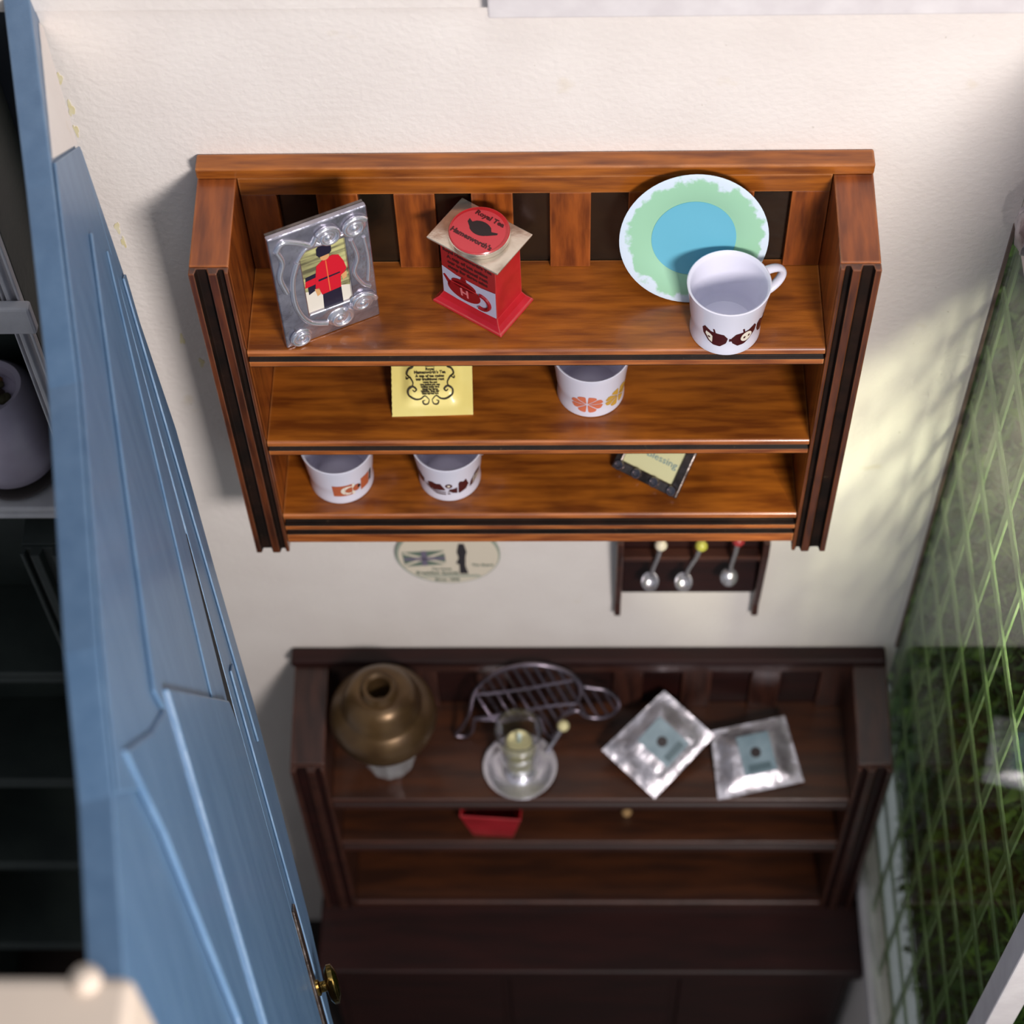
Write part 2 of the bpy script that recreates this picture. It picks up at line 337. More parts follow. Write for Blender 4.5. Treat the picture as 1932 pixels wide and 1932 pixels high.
# ------------------------------------------------------------------ rack builder (plate shelf and dresser top)
def side_panel(par, s, xi, xo, yf, zt, zc, yc, M_side, M_r, M_s, z0=0, fl=.018, name='side_panel'):
    w = xo-xi; fy = yf+fl
    P = [(fy, z0), (-.001, z0), (-.001, zc), (yc, zc), (fy, zt+(zc-zt)*.1)]
    mb = MB().loft([(s*xi, y, z) for y, z in P], [(s*xo, y, z) for y, z in P], 0, True, [0, 0, 1, 1, 0])
    sp = mb.build(name, [M_side, M_sidetop.get(M_side.name, M_side)], par, bevel=.003)
    # reeded front: ridges and stained grooves
    xs = [0, .10, .14, .24, .28, .50, .56, .80, .84, 1.0]; d = [.2, .2, .85, .85, 0, 0, .9, .9, 0, 0]
    pts = [(s*(xi+w*x), yf+fl*dd*.8) for x, dd in zip(xs, d)]
    poly = pts + [(s*xo, fy), (s*xi, fy)]
    sides = [0, 1, 1, 1, 0, 1, 1, 1, 0, 0, 0, 0]
    MB().loft([(x, y, z0) for x, y in poly], [(x, y, zt) for x, y in poly], 0, True, sides).build('fluted_front', [M_r, M_s], sp, bevel=.0022)
def shelf_board(par, xi, yb, yf, z, t, M_top, M_b, M_s, double=False, name='shelf_board'):
    a = t*.26; b = t*.46
    if not double:
        P = [(yb, z), (yf+.004, z), (yf, z-.004), (yf, z-a), (yf+.008, z-a-.004), (yf+.008, z-b), (yf, z-b-.006), (yf, z-t*.82), (yf+.006, z-t), (yb, z-t)]
        sd = [0, 1, 1, 2, 2, 2, 1, 2, 0, 0]
    else:
        P = [(yb, z), (yf+.004, z), (yf, z-.004), (yf, z-.016), (yf+.012, z-.018), (yf+.012, z-.040), (yf-.002, z-.043), (yf-.002, z-.058), (yf+.010, z-.060), (yf+.010, z-.078), (yf-.001, z-.081), (yf-.001, z-t+.006), (yf+.005, z-t), (yb, z-t)]
        sd = [0, 1, 1, 2, 2, 2, 1, 2, 2, 2, 1, 2, 0, 0]
    MB().loft([(-xi, y, zz) for y, zz in P], [(xi, y, zz) for y, zz in P], 0, True, sd).build(name, [M_top, M_b, M_s], par, bevel=.0018)

# ------------------------------------------------------------------ upper wall shelf
Z1, Z2, Z3 = .7573, .4365, .1462
sh = thing('wall_shelf', 'orange-brown varnished wooden wall shelf with slatted back and three boards', 'shelf', (0, 0, 0))
XI, XO, YF, ZT = .578, .6545, -.2624, 1.0156
for s in (-1, 1): side_panel(sh, s, XI, XO, YF, ZT, 1.034, -.042, M_woodv, M_ridge, M_stain)
MB().box(-.655, .655, -.042, -.001, 1.035, 1.063).build('cap', M_wood, sh, bevel=.004)
MB().box(-XI+.001, XI-.001, -.0395, -.0205, .985, 1.0345).build('top_rail', M_wood, sh, bevel=.002)
MB().box(-XI+.001, XI-.001, -.020, -.001, .01, 1.034).build('back_panel', M_backdark, sh)
sx = [(-.577, -.506), (-.429, -.347), (-.277, -.196), (-.1245, -.0427), (.0296, .1113), (.1846, .2651), (.3414, .430), (.503, .577)]
for a, b in sx: MB().box(a, b, -.0385, -.0202, Z1+.0005, .9848).build('slat', M_woodv, sh, bevel=.002)
shelf_board(sh, XI-.0005, -.0205, YF+.010, Z1, .0578, M_wood, M_bead, M_stain)
shelf_board(sh, XI-.0005, -.0205, YF+.010, Z2, .0560, M_wood, M_bead, M_stain)
shelf_board(sh, XI-.0005, -.0205, YF+.010, Z3, .1200, M_wood, M_bead, M_stain, True)

# ------------------------------------------------------------------ silver photo frame
bl = Vector((-.499, -.2399, Z1+.001)); br = Vector((-.3168, -.1541, Z1+.001)); FWD = (br-bl).length; FH = .332
MF = frameM(bl, br-bl, (0, 0, 1))               # local x right, y up, z toward the viewer
pf = thing('photo_frame', 'embossed silver photo frame with a scarlet-coated guardsman picture', 'photo frame', M=MF)
fo = [(0, 0), (FWD, 0), (FWD, FH), (.0, FH)]
bd = MB()
N_ = 8
hole = [(.058, .075), (.150, .075), (.150, .265), (.058, .265)]
def ring(outer, inner, z0, z1, mb, mi=0):
    n = len(outer)
    v = [(p[0], p[1], z0) for p in outer]+[(p[0], p[1], z0) for p in inner]+[(p[0], p[1], z1) for p in outer]+[(p[0], p[1], z1) for p in inner]
    f = []
    for i in range(n):
        j = (i+1) % n
        f += [(i, j, n+j, n+i), (2*n+i, 2*n+j, 3*n+j, 3*n+i), (i, j, 2*n+j, 2*n+i), (n+i, n+j, 3*n+j, 3*n+i)]
    return mb.add(v, f, mi)
ring(fo, hole, -.008, .006, bd).build('frame_plate', M_silver, pf, bevel=.003)
MB().box(.002, FWD-.002, .002, FH-.001, -.0145, -.0085).build('backing', M_dkmetal, pf)
stand = MB().loft([(FWD*.42, .24, -.015), (FWD*.58, .24, -.015), (FWD*.58, .23, -.019), (FWD*.42, .23, -.019)], [(FWD*.40, .003, -.075), (FWD*.60, .003, -.075), (FWD*.60, .001, -.080), (FWD*.40, .001, -.080)]).build('easel_leg', M_dkmetal, pf)
def scroll(cx, cy, r, turns=1.6, sgn=1, a0=0, rr=.0062):
    mb = MB().sphere((cx, cy, .004), r*1.05, 20, (1, 1, .28)); P = spiral(cx, cy, r, r*.25, turns, a0, 40, sgn); mb.tube([(x, y, .0095) for x, y in P], [rr*(1-.5*i/40) for i in range(41)], 8)
    mb.sphere((cx, cy, .010), r*.30, 12, (1, 1, .7)); mb.build('scroll', M_silverb, pf, smooth=50)
scroll(.118, .288, .026, 1.5, -1, 2.5); scroll(.172, .288, .026, 1.6, 1, .5)
scroll(.168, .062, .027, 1.3, 1, 0); scroll(.118, .040, .027, 1.2, -1, 1); scroll(.034, .022, .022, 1.5, 1, 2)
def vine(pts, rr=.0065):
    P = []
    for i in range(len(pts)-1):
        p0 = Vector(pts[max(i-1, 0)]); p1 = Vector(pts[i]); p2 = Vector(pts[i+1]); p3 = Vector(pts[min(i+2, len(pts)-1)])
        for k in range(6):
            t = k/6; P.append(.5*((2*p1)+(p2-p0)*t+(2*p0-5*p1+4*p2-p3)*t*t+(3*p1-p0-3*p2+p3)*t**3))
    P.append(Vector(pts[-1]))
    MB().tube([(p.x, p.y, .006) for p in P], rr, 8).build('vine', M_silverb, pf, smooth=50)
vine([(.014, .296), (.03, .314), (.062, .296), (.082, .28), (.095, .30)]); vine([(.014, .296), (.022, .26), (.012, .22), (.02, .17)])
vine([(.05, .245), (.036, .20), (.032, .14), (.040, .09), (.058, .055), (.09, .035)]); vine([(.050, .246), (.075, .276), (.11, .272), (.148, .278)], .004)
vine([(.162, .255), (.170, .20), (.160, .16), (.172, .12), (.188, .10)], .005); vine([(.188, .25), (.192, .18), (.186, .12)], .004)
ph = MB().box(.0575, .1505, .0745, .2655, -.0084, -.002).build('photo', mat('photo_backdrop', (196, 192, 132), .35, rgb2=(96, 92, 66), scale=14, stretch=(.6, 5, 1), lo=.42, hi=.62), pf)
def pp(poly, mtl, z, name='print'): return MB().ext([(.0575+x*.093, .0745+y*.191) for x, y in poly], 'z', -.0020+z, -.0016+z).build(name, mtl, ph)
M_pale = mat('photo_pale', (226, 218, 204), .4); M_scar = mat('photo_scarlet', (206, 14, 38), .35); M_navy = mat('photo_navy', (26, 20, 44), .35)
M_skin = mat('photo_skin', (214, 160, 106), .4); M_gold = mat('photo_gold', (222, 110, 60), .4)
pp([(0, 0), (1, 0), (1, .22), (.8, .26), (0, .34)], M_pale, .0, 'ground')
pp([(.02, .40), (.36, .42), (.36, .52), (.05, .50)], M_scar, .0002, 'far_soldiers'); pp([(.05, .5), (.36, .52), (.34, .58), (.06, .56)], M_navy, .0002, 'far_soldiers'); pp([(.08, .28), (.32, .34), (.32, .42), (.08, .40)], M_navy, .0002, 'far_soldiers')
pp([(.36, .0), (.80, .0), (.80, .26), (.38, .24)], M_navy, .0004, 'trousers')
pp([(.36, .22), (.80, .24), (.82, .40), (.90, .44), (.97, .50), (.93, .62), (.84, .74), (.70, .77), (.48, .74), (.33, .68), (.28, .52), (.24, .34), (.32, .32)], M_scar, .0006, 'coat')
pp([(.22, .34), (.33, .34), (.34, .24), (.26, .22)], M_skin, .0006, 'hand'); pp([(.83, .42), (.96, .46), (.95, .36), (.86, .34)], M_skin, .0007, 'hand')
pp(circ(.54, .785, .10, 16, .055), M_skin, .0007, 'face')
pp([(.42, .80), (.66, .81), (.70, .84), (.71, .94), (.62, .995), (.48, .99), (.38, .93), (.37, .84)], M_navy, .0009, 'bearskin')
pp([(.535, .24), (.56, .24), (.56, .72), (.535, .72)], M_gold, .0009, 'coat_piping'); pp([(.33, .44), (.82, .46), (.82, .48), (.33, .47)], M_navy, .0008, 'belt')

# ------------------------------------------------------------------ red tea tin
tl = Vector((-.2093, -.125, 0)); tf = Vector((-.0691, -.2201, 0)); ax = (tf-tl).normalized()
TW, TD, TH = .170, .116, .203
ctr = tl + ax*TW/2 + Vector((-ax.y, ax.x, 0))*TD/2
tin = thing('tea_tin', 'red tea tin with silvery lid and teapot label standing on top board', 'tin', (ctr.x, ctr.y, Z1+.0006), math.atan2(ax.y, ax.x))
def rect(w_, d_, z): return [(-w_/2, -d_/2, z), (w_/2, -d_/2, z), (w_/2, d_/2, z), (-w_/2, d_/2, z)]
def rrect(w_, d_, z): return rect(w_, d_, z)
MB().loft(rect(TW, TD, 0), rect(TW*.99, TD*.99, .006)).build('foot', M_red, tin, bevel=.0015)
BW, BD = .132, .086
bdy = MB(); L_ = [rect(TW*.97, TD*.97, .006), rect(BW+.014, BD+.012, .016), rect(BW, BD, .030), rect(BW-.002, BD-.002, TH-.016), rect(BW+.006, BD+.004, TH-.006)]
for a, b in zip(L_, L_[1:]): bdy.loft(a, b, caps=False)
bdy.f.append((0, 1, 2, 3)); bdy.m.append(0); k_ = len(bdy.v); bdy.f.append((k_-4, k_-3, k_-2, k_-1)); bdy.m.append(0)
body = bdy.build('body', M_red, tin)
MB().loft(rect(TW*.98, TD*1.02, TH-.006), rect(TW*1.0, TD*1.04, TH)).build('lid_plate', M_tintop, tin, bevel=.0015)
rim = MB().lathe([(.061, TH+.0005), (.061, TH+.012), (.0585, TH+.013)], 48).build('lid_rim', M_tintop, tin, smooth=40)
lid = MB().lathe([(1e-6, TH+.0125), (.0585, TH+.0125), (.0600, TH+.0145), (.0585, TH+.0165), (1e-6, TH+.0165)], 48).build('lid', M_red, tin, smooth=40)
lab = MB().ext(circ(0, -.004, .054, 40), 'z', TH+.0166, TH+.0170).build('paper_disc', M_redl, lid)
LT = Matrix.Translation((0, 0, TH+.0173))
MB().ext([(.024*math.cos(a)*(1 if i % 2 else .96), .004+.017*math.sin(a)) for i, a in enumerate([2*PI*j/24 for j in range(24)])], 'z', TH+.0171, TH+.0175).build('teapot_mark', M_black, lab)
MB().ext([(.018, .006), (.036, .012), (.037, .008), (.02, -.006)], 'z', TH+.0171, TH+.0174).build('teapot_mark', M_black, lab)
MB().ext([(-.02, .008), (-.032, .014), (-.031, .005), (-.02, -.004)], 'z', TH+.0171, TH+.0174).build('teapot_mark', M_black, lab)
text('Royal Tea', .015, 'lettering', M_mar, lab, LT @ Matrix.Translation((.002, .034, 0)), wide=1.1, bold=.0005)
text("Hamesworth's", .0155, 'lettering', M_mar, lab, LT @ Matrix.Translation((0, -.027, 0)), wide=1.05, bold=.0006)
# front label (long side facing the camera): local frame x right, y up, z outward
def onface(z): return Matrix.Translation((0, -BD/2-.0008, z)) @ Matrix.Rotation(PI/2, 4, 'X')
LF = onface(0)
def lf(poly, zz, mtl, name, par=body): return MB().ext(poly, 'z', zz, zz+.0006).xf(LF).build(name, mtl, par)
lf([(-.064, .034), (-.03, .031), (.03, .031), (.065, .034), (.065, .112), (.03, .106), (-.03, .106), (-.064, .114)], 0, M_tinlab, 'label')
lf([(-.064, .117), (-.03, .109), (.03, .109), (.065, .115), (.065, .183), (-.064, .183)], 0, mat('label_red', (150, 28, 32), .4), 'label_band')
tp = circ(-.012, .066, .040, 28, .026)
lf(tp, .0007, M_tpot, 'teapot'); lf(circ(-.012, .086, .030, 20, .014), .0007, M_tpot, 'teapot'); lf(circ(-.012, .102, .007, 12), .0007, M_tpot, 'teapot')
lf([(-.048, .064), (-.062, .090), (-.058, .094), (-.044, .078)], .0007, M_tpot, 'teapot')
hd_ = MB().tube([(.030+.020*math.cos(a), .063+.020*math.sin(a), .001) for a in [PI*.55-PI*1.15*j/14 for j in range(15)]], .0045, 6).xf(LF).build('teapot_handle', M_tpot, body)
MB().ext([(-.044, .0805), (.022, .0805), (.022, .0825), (-.044, .0825)], 'z', .0013, .0018).xf(LF).build('teapot_line', M_red, body)
text('H', .030, 'lettering', M_pinkl, body, LF @ Matrix.Translation((-.010, .062, .0016)), shear=-.1, bold=.0006)
for s_, z_, sz in (("Royal Hamesworth's Tea", .170, .0115), ('A cup of tea makes', .153, .0125), ('our traditional rest', .138, .0125), ('steep for three mins', .124, .0115)):
    text(s_, sz, 'lettering', M_mar, body, LF @ Matrix.Translation((0, z_, .0011)), bold=.0005)

# ------------------------------------------------------------------ plate leaning on the slats
pb = Vector((.310, -.125, Z1+.0015)); pt = Vector((.316, -.0545, Z1+.0015+.292)); upv = (pt-pb).normalized(); PR = .149
MP = frameM(pb+upv*PR*1.04, (1, 0, 0), upv) @ Matrix.Diagonal((.985, 1.04, 1, 1))
plate = thing('plate', 'mint green plate with turquoise centre leaning on the shelf back', 'plate', M=MP)
# rim glaze: mint with a ragged white border
RM = bpy.data.materials.new('mint_rim'); RM.use_nodes = True; nt = RM.node_tree; N = nt.nodes; Lk = nt.links; b = N['Principled BSDF']; b.inputs['Roughness'].default_value = .45
tc = N.new('ShaderNodeTexCoord'); ln = N.new('ShaderNodeVectorMath'); ln.operation = 'LENGTH'; Lk.new(tc.outputs['Object'], ln.inputs[0])
nz = N.new('ShaderNodeTexNoise'); nz.inputs['Scale'].default_value = 30; nz.inputs['Detail'].default_value = 5; Lk.new(tc.outputs['Object'], nz.inputs['Vector'])
ma = N.new('ShaderNodeMath'); ma.operation = 'MULTIPLY_ADD'; ma.inputs[1].default_value = .075; Lk.new(nz.outputs[0], ma.inputs[0]); Lk.new(ln.outputs['Value'], ma.inputs[2])
rp = N.new('ShaderNodeMapRange'); rp.inputs[1].default_value = .167; rp.inputs[2].default_value = .175; Lk.new(ma.outputs[0], rp.inputs[0])
x_ = N.new('ShaderNodeMix'); x_.data_type = 'RGBA'; x_.inputs[6].default_value = lin(152, 200, 168); x_.inputs[7].default_value = lin(206, 220, 234); Lk.new(rp.outputs[0], x_.inputs[0]); Lk.new(x_.outputs[2], b.inputs['Base Color'])
MB().lathe([(.083, .0042), (.090, .008), (.143, .0115), (PR, .0105), (.142, .0075), (.09, .001), (.06, 0), (1e-6, 0)], 72).build('rim', RM, plate, smooth=50)
MB().lathe([(1e-6, .0045), (.05, .0046), (.075, .0052), (.0845, .0062), (.0846, .003), (1e-6, .003)], 64).build('well', M_turq, plate, smooth=40)

# ------------------------------------------------------------------ mugs
def decal(par, poly, rad, mtl, name, cols=34, off=.0006):
    # polygon given as (angle, height), laid on the mug wall column by column
    a0 = min(p[0] for p in poly); a1 = max(p[0] for p in poly); mb = MB(); n = len(poly); prev = None
    def cuts(a):
        ys = []
        for i in range(n):
            (x0, y0), (x1, y1) = poly[i], poly[(i+1) % n]
            if (x0 <= a) != (x1 <= a): ys.append(y0+(y1-y0)*(a-x0)/(x1-x0))
        return sorted(ys)
    for j in range(cols):
        xa = a0+(a1-a0)*(j+.001)/cols; xb = a0+(a1-a0)*(j+.999)/cols; ya, yb = cuts(xa), cuts(xb)
        if len(ya) == len(yb):
            for i in range(0, len(ya)-1, 2):
                P = [(xa, ya[i]), (xb, yb[i]), (xb, yb[i+1]), (xa, ya[i+1])]
                K = 3
                for kk in range(K):
                    q = [(xa, ya[i]+(ya[i+1]-ya[i])*kk/K), (xb, yb[i]+(yb[i+1]-yb[i])*kk/K), (xb, yb[i]+(yb[i+1]-yb[i])*(kk+1)/K), (xa, ya[i]+(ya[i+1]-ya[i])*(kk+1)/K)]
                    mb.add([((rad(h)+off)*math.cos(a), (rad(h)+off)*math.sin(a), h) for a, h in q], [(0, 1, 2, 3)])
    return mb.build(name, mtl, par)
def mug(name, label, loc, r0, r1, h, handle=None, waist=None):
    t = thing(name, label, 'mug', loc, 0, 'decorated white mugs on the wall shelf')
    def rad(z):
        u = z/h
        return r0*(1-.03*math.sin(min(u*2.4, 1)*PI)) + (r1-r0)*max(0, (u-.25)/.75)**1.6
    prof = [(1e-6, 0), (r0*.92, 0), (r0*.985, .002)] + [(rad(h*i/16), h*i/16) for i in range(1, 16)] + [(r1-.0005, h-.0012), (r1-.0025, h), (r1-.005, h-.0012)]
    prof += [(rad(h*i/12)-.0062, h*i/12) for i in range(11, 1, -1)] + [(r0*.80, .012), (1e-6, .011)]
    MB().lathe(prof, 64).build('body', M_cup, t, smooth=50)
    if handle is not None:
        a = handle; d = Vector((math.cos(a), math.sin(a), 0)); P = []
        za, zb = h*.90, h*.42; ra = rad(za)-.003; rb = rad(zb)-.003
        for i in range(17):
            u = PI*i/16
            P.append(d*((ra+rb)/2+.052*math.sin(u)**.8) + Vector((0, 0, (za+zb)/2+(za-zb)/2*math.cos(u))) + d*((ra-rb)/2*math.cos(u)))
        MB().tube(P, .0102, 10, flat=.72).build('handle', M_cup, t, smooth=60)
    return t, rad
def ell(ca, ch, ra, rh, n=26): return [(ca+ra*math.cos(2*PI*i/n), ch+rh*math.sin(2*PI*i/n)) for i in range(n)]
FA = -PI/2
m1, rd = mug('apple_mug', 'white mug with dark red apple print standing before the plate', (.379, -.1965, Z1+.0006), .0715, .083, .143, handle=.50)
for k, ca in enumerate((-.36, .44, 1.24)):
    c0 = FA+ca
    ap = [(c0-.36, .058), (c0-.38, .075), (c0-.30, .085), (c0-.12, .074), (c0+.05, .072), (c0+.24, .070), (c0+.35, .058), (c0+.32, .040), (c0+.15, .028), (c0-.05, .029), (c0-.22, .038)]
    if k == 1: ap = [(2*c0-x, y) for x, y in ap]
    decal(m1, ap, rd, M_mar, 'apple_print')
    sgn = -1 if k != 1 else 1
    if k == 0: decal(m1, [(c0-.28, .062), (c0-.26, .070), (c0-.14, .066), (c0-.07, .060), (c0-.08, .036), (c0-.18, .042)], rd, M_cream, 'apple_flesh', off=.0012)
    if k == 1: decal(m1, ell(c0+.08, .054, .17, .0165), rd, M_cream, 'apple_flesh', off=.0012); decal(m1, ell(c0+.02, .053, .035, .004), rd, M_mar, 'apple_pip', 8, .0018); decal(m1, ell(c0+.15, .056, .03, .004), rd, M_mar, 'apple_pip', 8, .0018)
    else: decal(m1, ell(c0-.17, .054, .04, .003), rd, M_mar, 'apple_pip', 8, .0018)
    decal(m1, [(c0-.03, .070), (c0-.07, .084), (c0-.02, .085), (c0+.02, .071)], rd, M_mar, 'apple_stalk', 6)
decal(m1, [(FA+.03, .046), (FA+.12, .046), (FA+.12, .056), (FA+.03, .056)], rd, M_mar, 'apple_print', 4)

m2, rd = mug('citrus_mug', 'white mug with orange and yellow citrus slices on the middle board', (.1145, -.118, Z2+.0006), .0735, .083, .140, handle=PI*.55)
for c0, mt in ((FA-.12, M_cit), (FA+.90, M_yel)):
    for j in range(8):
        q = 2*PI*(j+.5)/8; pts = []
        for u, v in ((.08, 0), (.5, -.32), (.85, -.355), (.98, -.22), (1.0, 0), (.98, .22), (.85, .355), (.5, .32)):
            pts.append((c0+.49*u*math.cos(q+v), .0475+.031*u*math.sin(q+v)))
        decal(m2, pts, rd, mt, 'citrus_segment', 12)
m3, rd = mug('crescent_mug', 'white mug with rust square and crescent print, leftmost on bottom board', (-.449, -.150, Z3+.0006), .0735, .083, .136, handle=.55)
decal(m3, [(FA-.16, .030), (FA+.44, .030), (FA+.44, .077), (FA-.16, .077)], rd, M_orn, 'square_print')
cr = [(FA+.30+.22*math.cos(a), .053+.0185*math.sin(a)) for a in [PI*.28+PI*1.44*i/20 for i in range(21)]] + [(FA+.38+.16*math.cos(a), .053+.0125*math.sin(a)) for a in [PI*1.66-PI*1.32*i/20 for i in range(21)]]
decal(m3, cr, rd, M_cream, 'crescent_print', 40, .0012); decal(m3, [(FA+.44, .030), (FA+.52, .030), (FA+.52, .077), (FA+.44, .077)], rd, M_cream, 'gap_print', 4, .001)
decal(m3, ell(FA+.58, .054, .13, .014), rd, M_orn, 'seed_print', 20, .0014); decal(m3, ell(FA+.66, .058, .055, .0065), rd, M_black, 'seed_print', 10, .002)
decal(m3, [(FA+.74, .030), (FA+1.10, .030), (FA+1.10, .080), (FA+.74, .080)], rd, M_orn, 'square_print'); decal(m3, [(FA+1.13, .034), (FA+1.24, .034), (FA+1.24, .080), (FA+1.13, .080)], rd, M_ink, 'stripe_print', 8)
m4, rd = mug('bird_mug', 'white mug with dark brown leaf and bird band on the bottom board', (-.203, -.146, Z3+.0006), .0715, .081, .136, handle=.38)
decal(m4, [(FA-.62, .040), (FA-.66, .066), (FA-.50, .074), (FA-.36, .070), (FA-.22, .074), (FA-.10, .052), (FA-.10, .046), (FA-.34, .042)], rd, M_mar, 'leaf_print')
for dz in (.026, .034): decal(m4, [(FA-.75, dz+.016), (FA-.40, dz), (FA-.08, dz), (FA-.08, dz+.004), (FA-.40, dz+.005), (FA-.75, dz+.021)], rd, M_mar, 'stem_print')
decal(m4, ell(FA+.03, .066, .11, .009), rd, M_mar, 'bud_print'); decal(m4, ell(FA+.03, .067, .05, .004), rd, M_cream, 'bud_heart', 10, .0012)
decal(m4, [(FA+.04, .050), (FA+.02, .044), (FA+.12, .034), (FA+.38, .028), (FA+.60, .036), (FA+.68, .054), (FA+.58, .082), (FA+.50, .074), (FA+.38, .080), (FA+.30, .068), (FA+.32, .058), (FA+.18, .052)], rd, M_mar, 'bird_print')
decal(m4, [(FA+.74, .034), (FA+.90, .036), (FA+1.18, .056), (FA+1.20, .082), (FA+.96, .080), (FA+.76, .058)], rd, M_mar, 'leaf_print')
for k in range(3): decal(m4, [(FA+.84+.1*k, .042), (FA+.87+.1*k, .042), (FA+.92+.1*k, .072), (FA+.89+.1*k, .074)], rd, M_cream, 'leaf_vein', 6, .0012)
decal(m4, [(FA-1.30, .05), (FA-1.12, .038), (FA-.86, .046), (FA-.80, .068), (FA-1.0, .08), (FA-1.28, .08)], rd, M_mar, 'leaf_print')
decal(m4, ell(FA+.02, .030, .06, .002), rd, M_mar, 'dot_print', 8); decal(m4, ell(FA+.02, .038, .04, .002), rd, M_mar, 'dot_print', 8)

def closed_sheet(g, vs, fs, NX, NY, zb):
    n = len(vs); low = [(x, y, min(z-.002, zb)) for x, y, z in vs]
    f = list(fs)+[tuple(i+n for i in reversed(q)) for q in fs]
    rim = [i for i in range(NX+1)]+[j*(NX+1)+NX for j in range(1, NY+1)]+[NY*(NX+1)+i for i in range(NX-1, -1, -1)]+[j*(NX+1) for j in range(NY-1, 0, -1)]
    f += [(a, b, b+n, a+n) for a, b in zip(rim, rim[1:]+rim[:1])]
    return g.add(vs+low, f)
# ------------------------------------------------------------------ yellow tea sachet
sb = Vector((-.312, -.187, Z2+.0012)); se = Vector((-.1378, -.1823, Z2+.0012)); tilt = math.radians(28)
MS = frameM(sb, se-sb, Vector((0, math.cos(tilt), math.sin(tilt))))
sac = thing('tea_sachet', 'pale yellow tea sachet with black scrollwork lettering on the middle board', 'sachet', M=MS)
SW, SH = .174, .158; g = MB(); NX, NY = 30, 26; bulge = lambda x, y: .0015+.0135*max(0, min(1, (x-.022)/.02))*max(0, min(1, (SW-.026-x)/.02))*max(0, min(1, (y-.020)/.03))*max(0, min(1, (SH-.01-y)/.03))
vs = []
for j in range(NY+1):
    for i in range(NX+1):
        x, y = SW*i/NX, SH*j/NY; xx = x+(.0008 if i in (0,) and j % 2 else 0)
        vs.append((xx, y, bulge(x, y)+.0012*math.sin(9*x/SW+5*y/SH)))
fs = [(j*(NX+1)+i, j*(NX+1)+i+1, (j+1)*(NX+1)+i+1, (j+1)*(NX+1)+i) for j in range(NY) for i in range(NX)]
closed_sheet(g, vs, fs, NX, NY, -.0016); o = g.build('packet', M_sachet, sac, smooth=60)
SZ = .0180
def ink(pts, r0=.0012):
    P = []
    for i in range(len(pts)-1):
        p0 = Vector(pts[max(i-1, 0)]); p1 = Vector(pts[i]); p2 = Vector(pts[i+1]); p3 = Vector(pts[min(i+2, len(pts)-1)])
        for k in range(5):
            t = k/5; P.append(.5*((2*p1)+(p2-p0)*t+(2*p0-5*p1+4*p2-p3)*t*t+(3*p1-p0-3*p2+p3)*t**3))
    P.append(Vector(pts[-1])); n = len(P)
    MB().tube([(p.x, p.y, bulge(p.x, p.y)+.0006+.0012*math.sin(9*p.x/SW+5*p.y/SH)) for p in P], [r0*(.6+.9*math.sin(PI*i/max(1, n-1))) for i in range(n)], 6, flat=.35).build('scrollwork', M_ink, o)
CX = .084
for s_ in (-1, 1):
    X = lambda u: CX+s_*u
    ink([(X(.003), .034), (X(.006), .026), (X(.014), .025), (X(.017), .031), (X(.012), .033)])
    ink([(X(.003), .034), (X(.012), .042), (X(.022), .036), (X(.034), .036), (X(.046), .044), (X(.047), .055), (X(.038), .062), (X(.030), .056), (X(.034), .051), (X(.038), .055)], .0016)
    ink([(X(.040), .060), (X(.037), .070), (X(.043), .082), (X(.050), .090), (X(.046), .100), (X(.037), .106), (X(.046), .122), (X(.044), .138), (X(.03), .146), (X(.012), .140)], .0016)
    ink([(X(.044), .083), (X(.051), .080), (X(.052), .086)]); ink([(X(.039), .106), (X(.046), .113), (X(.053), .112)])
    ink([(X(.003), .119), (X(.014), .118), (X(.026), .119), (X(.027), .128), (X(.020), .131), (X(.016), .126)])
MB().ext([(CX-.010, .104), (CX+.010, .104), (CX+.013, .115), (CX+.006, .112), (CX, .117), (CX-.006, .112), (CX-.013, .115)], 'z', SZ-.0014, SZ-.0008).build('crown_mark', M_black, o)
for s_, y_, sz in (('Royal', .0985, .0085), ("Hamesworth's Tea", .0915, .0088), ('A cup of tea makes', .0835, .0078), ('our traditional rest', .0765, .0078), ('warm the pot', .0700, .0054), ('one sachet per cup', .0650, .0054), ('boiling water first', .0600, .0054), ('steep for three', .0550, .0054), ('minutes, then stir', .0505, .0054), ('Best served hot', .0455, .0054)):
    text(s_, sz, 'lettering', M_ink, o, Matrix.Translation((CX, y_, SZ-.0010)), bold=.0003)

# ------------------------------------------------------------------ small card frame on the bottom board
ca = Vector((.166, -.124, Z3+.0008)); cb = Vector((.310, -.212, Z3+.0008)); CWD = (cb-ca).length
bk = Vector((-(cb-ca).y, (cb-ca).x, 0)).normalized(); ct = math.radians(38)
MC = frameM(ca, cb-ca, bk*math.cos(ct)+Vector((0, 0, 1))*math.sin(ct))
cf = thing('card_frame', 'small dark metal frame with studs and a lemon verse card', 'photo frame', M=MC)
CH = .135
ring([(0, 0), (CWD, 0), (CWD, CH), (0, CH)], [(.018, .024), (CWD-.022, .024), (CWD-.022, CH-.018), (.018, CH-.018)], 0, .010, MB()).build('frame_plate', M_dkmetal, cf, bevel=.003)
MB().box(.017, CWD-.021, .023, CH-.017, .001, .004).build('card', M_lemon, cf)
for i in range(4):
    c0 = (.016+i*(CWD-.032)/3, .012, .010)
    MB().lathe([(.0125, -.001), (.0125, .003), (.0105, .006), (.008, .006), (.007, .002), (1e-6, .0015)], 24, c0).build('stud', mat('stud_metal', (128, 118, 120), .25, .9), cf, smooth=40)
text('Blessing', .022, 'lettering', M_blueink, cf, Matrix.Translation((CWD*.60, .066, .0046)), wide=1.1)
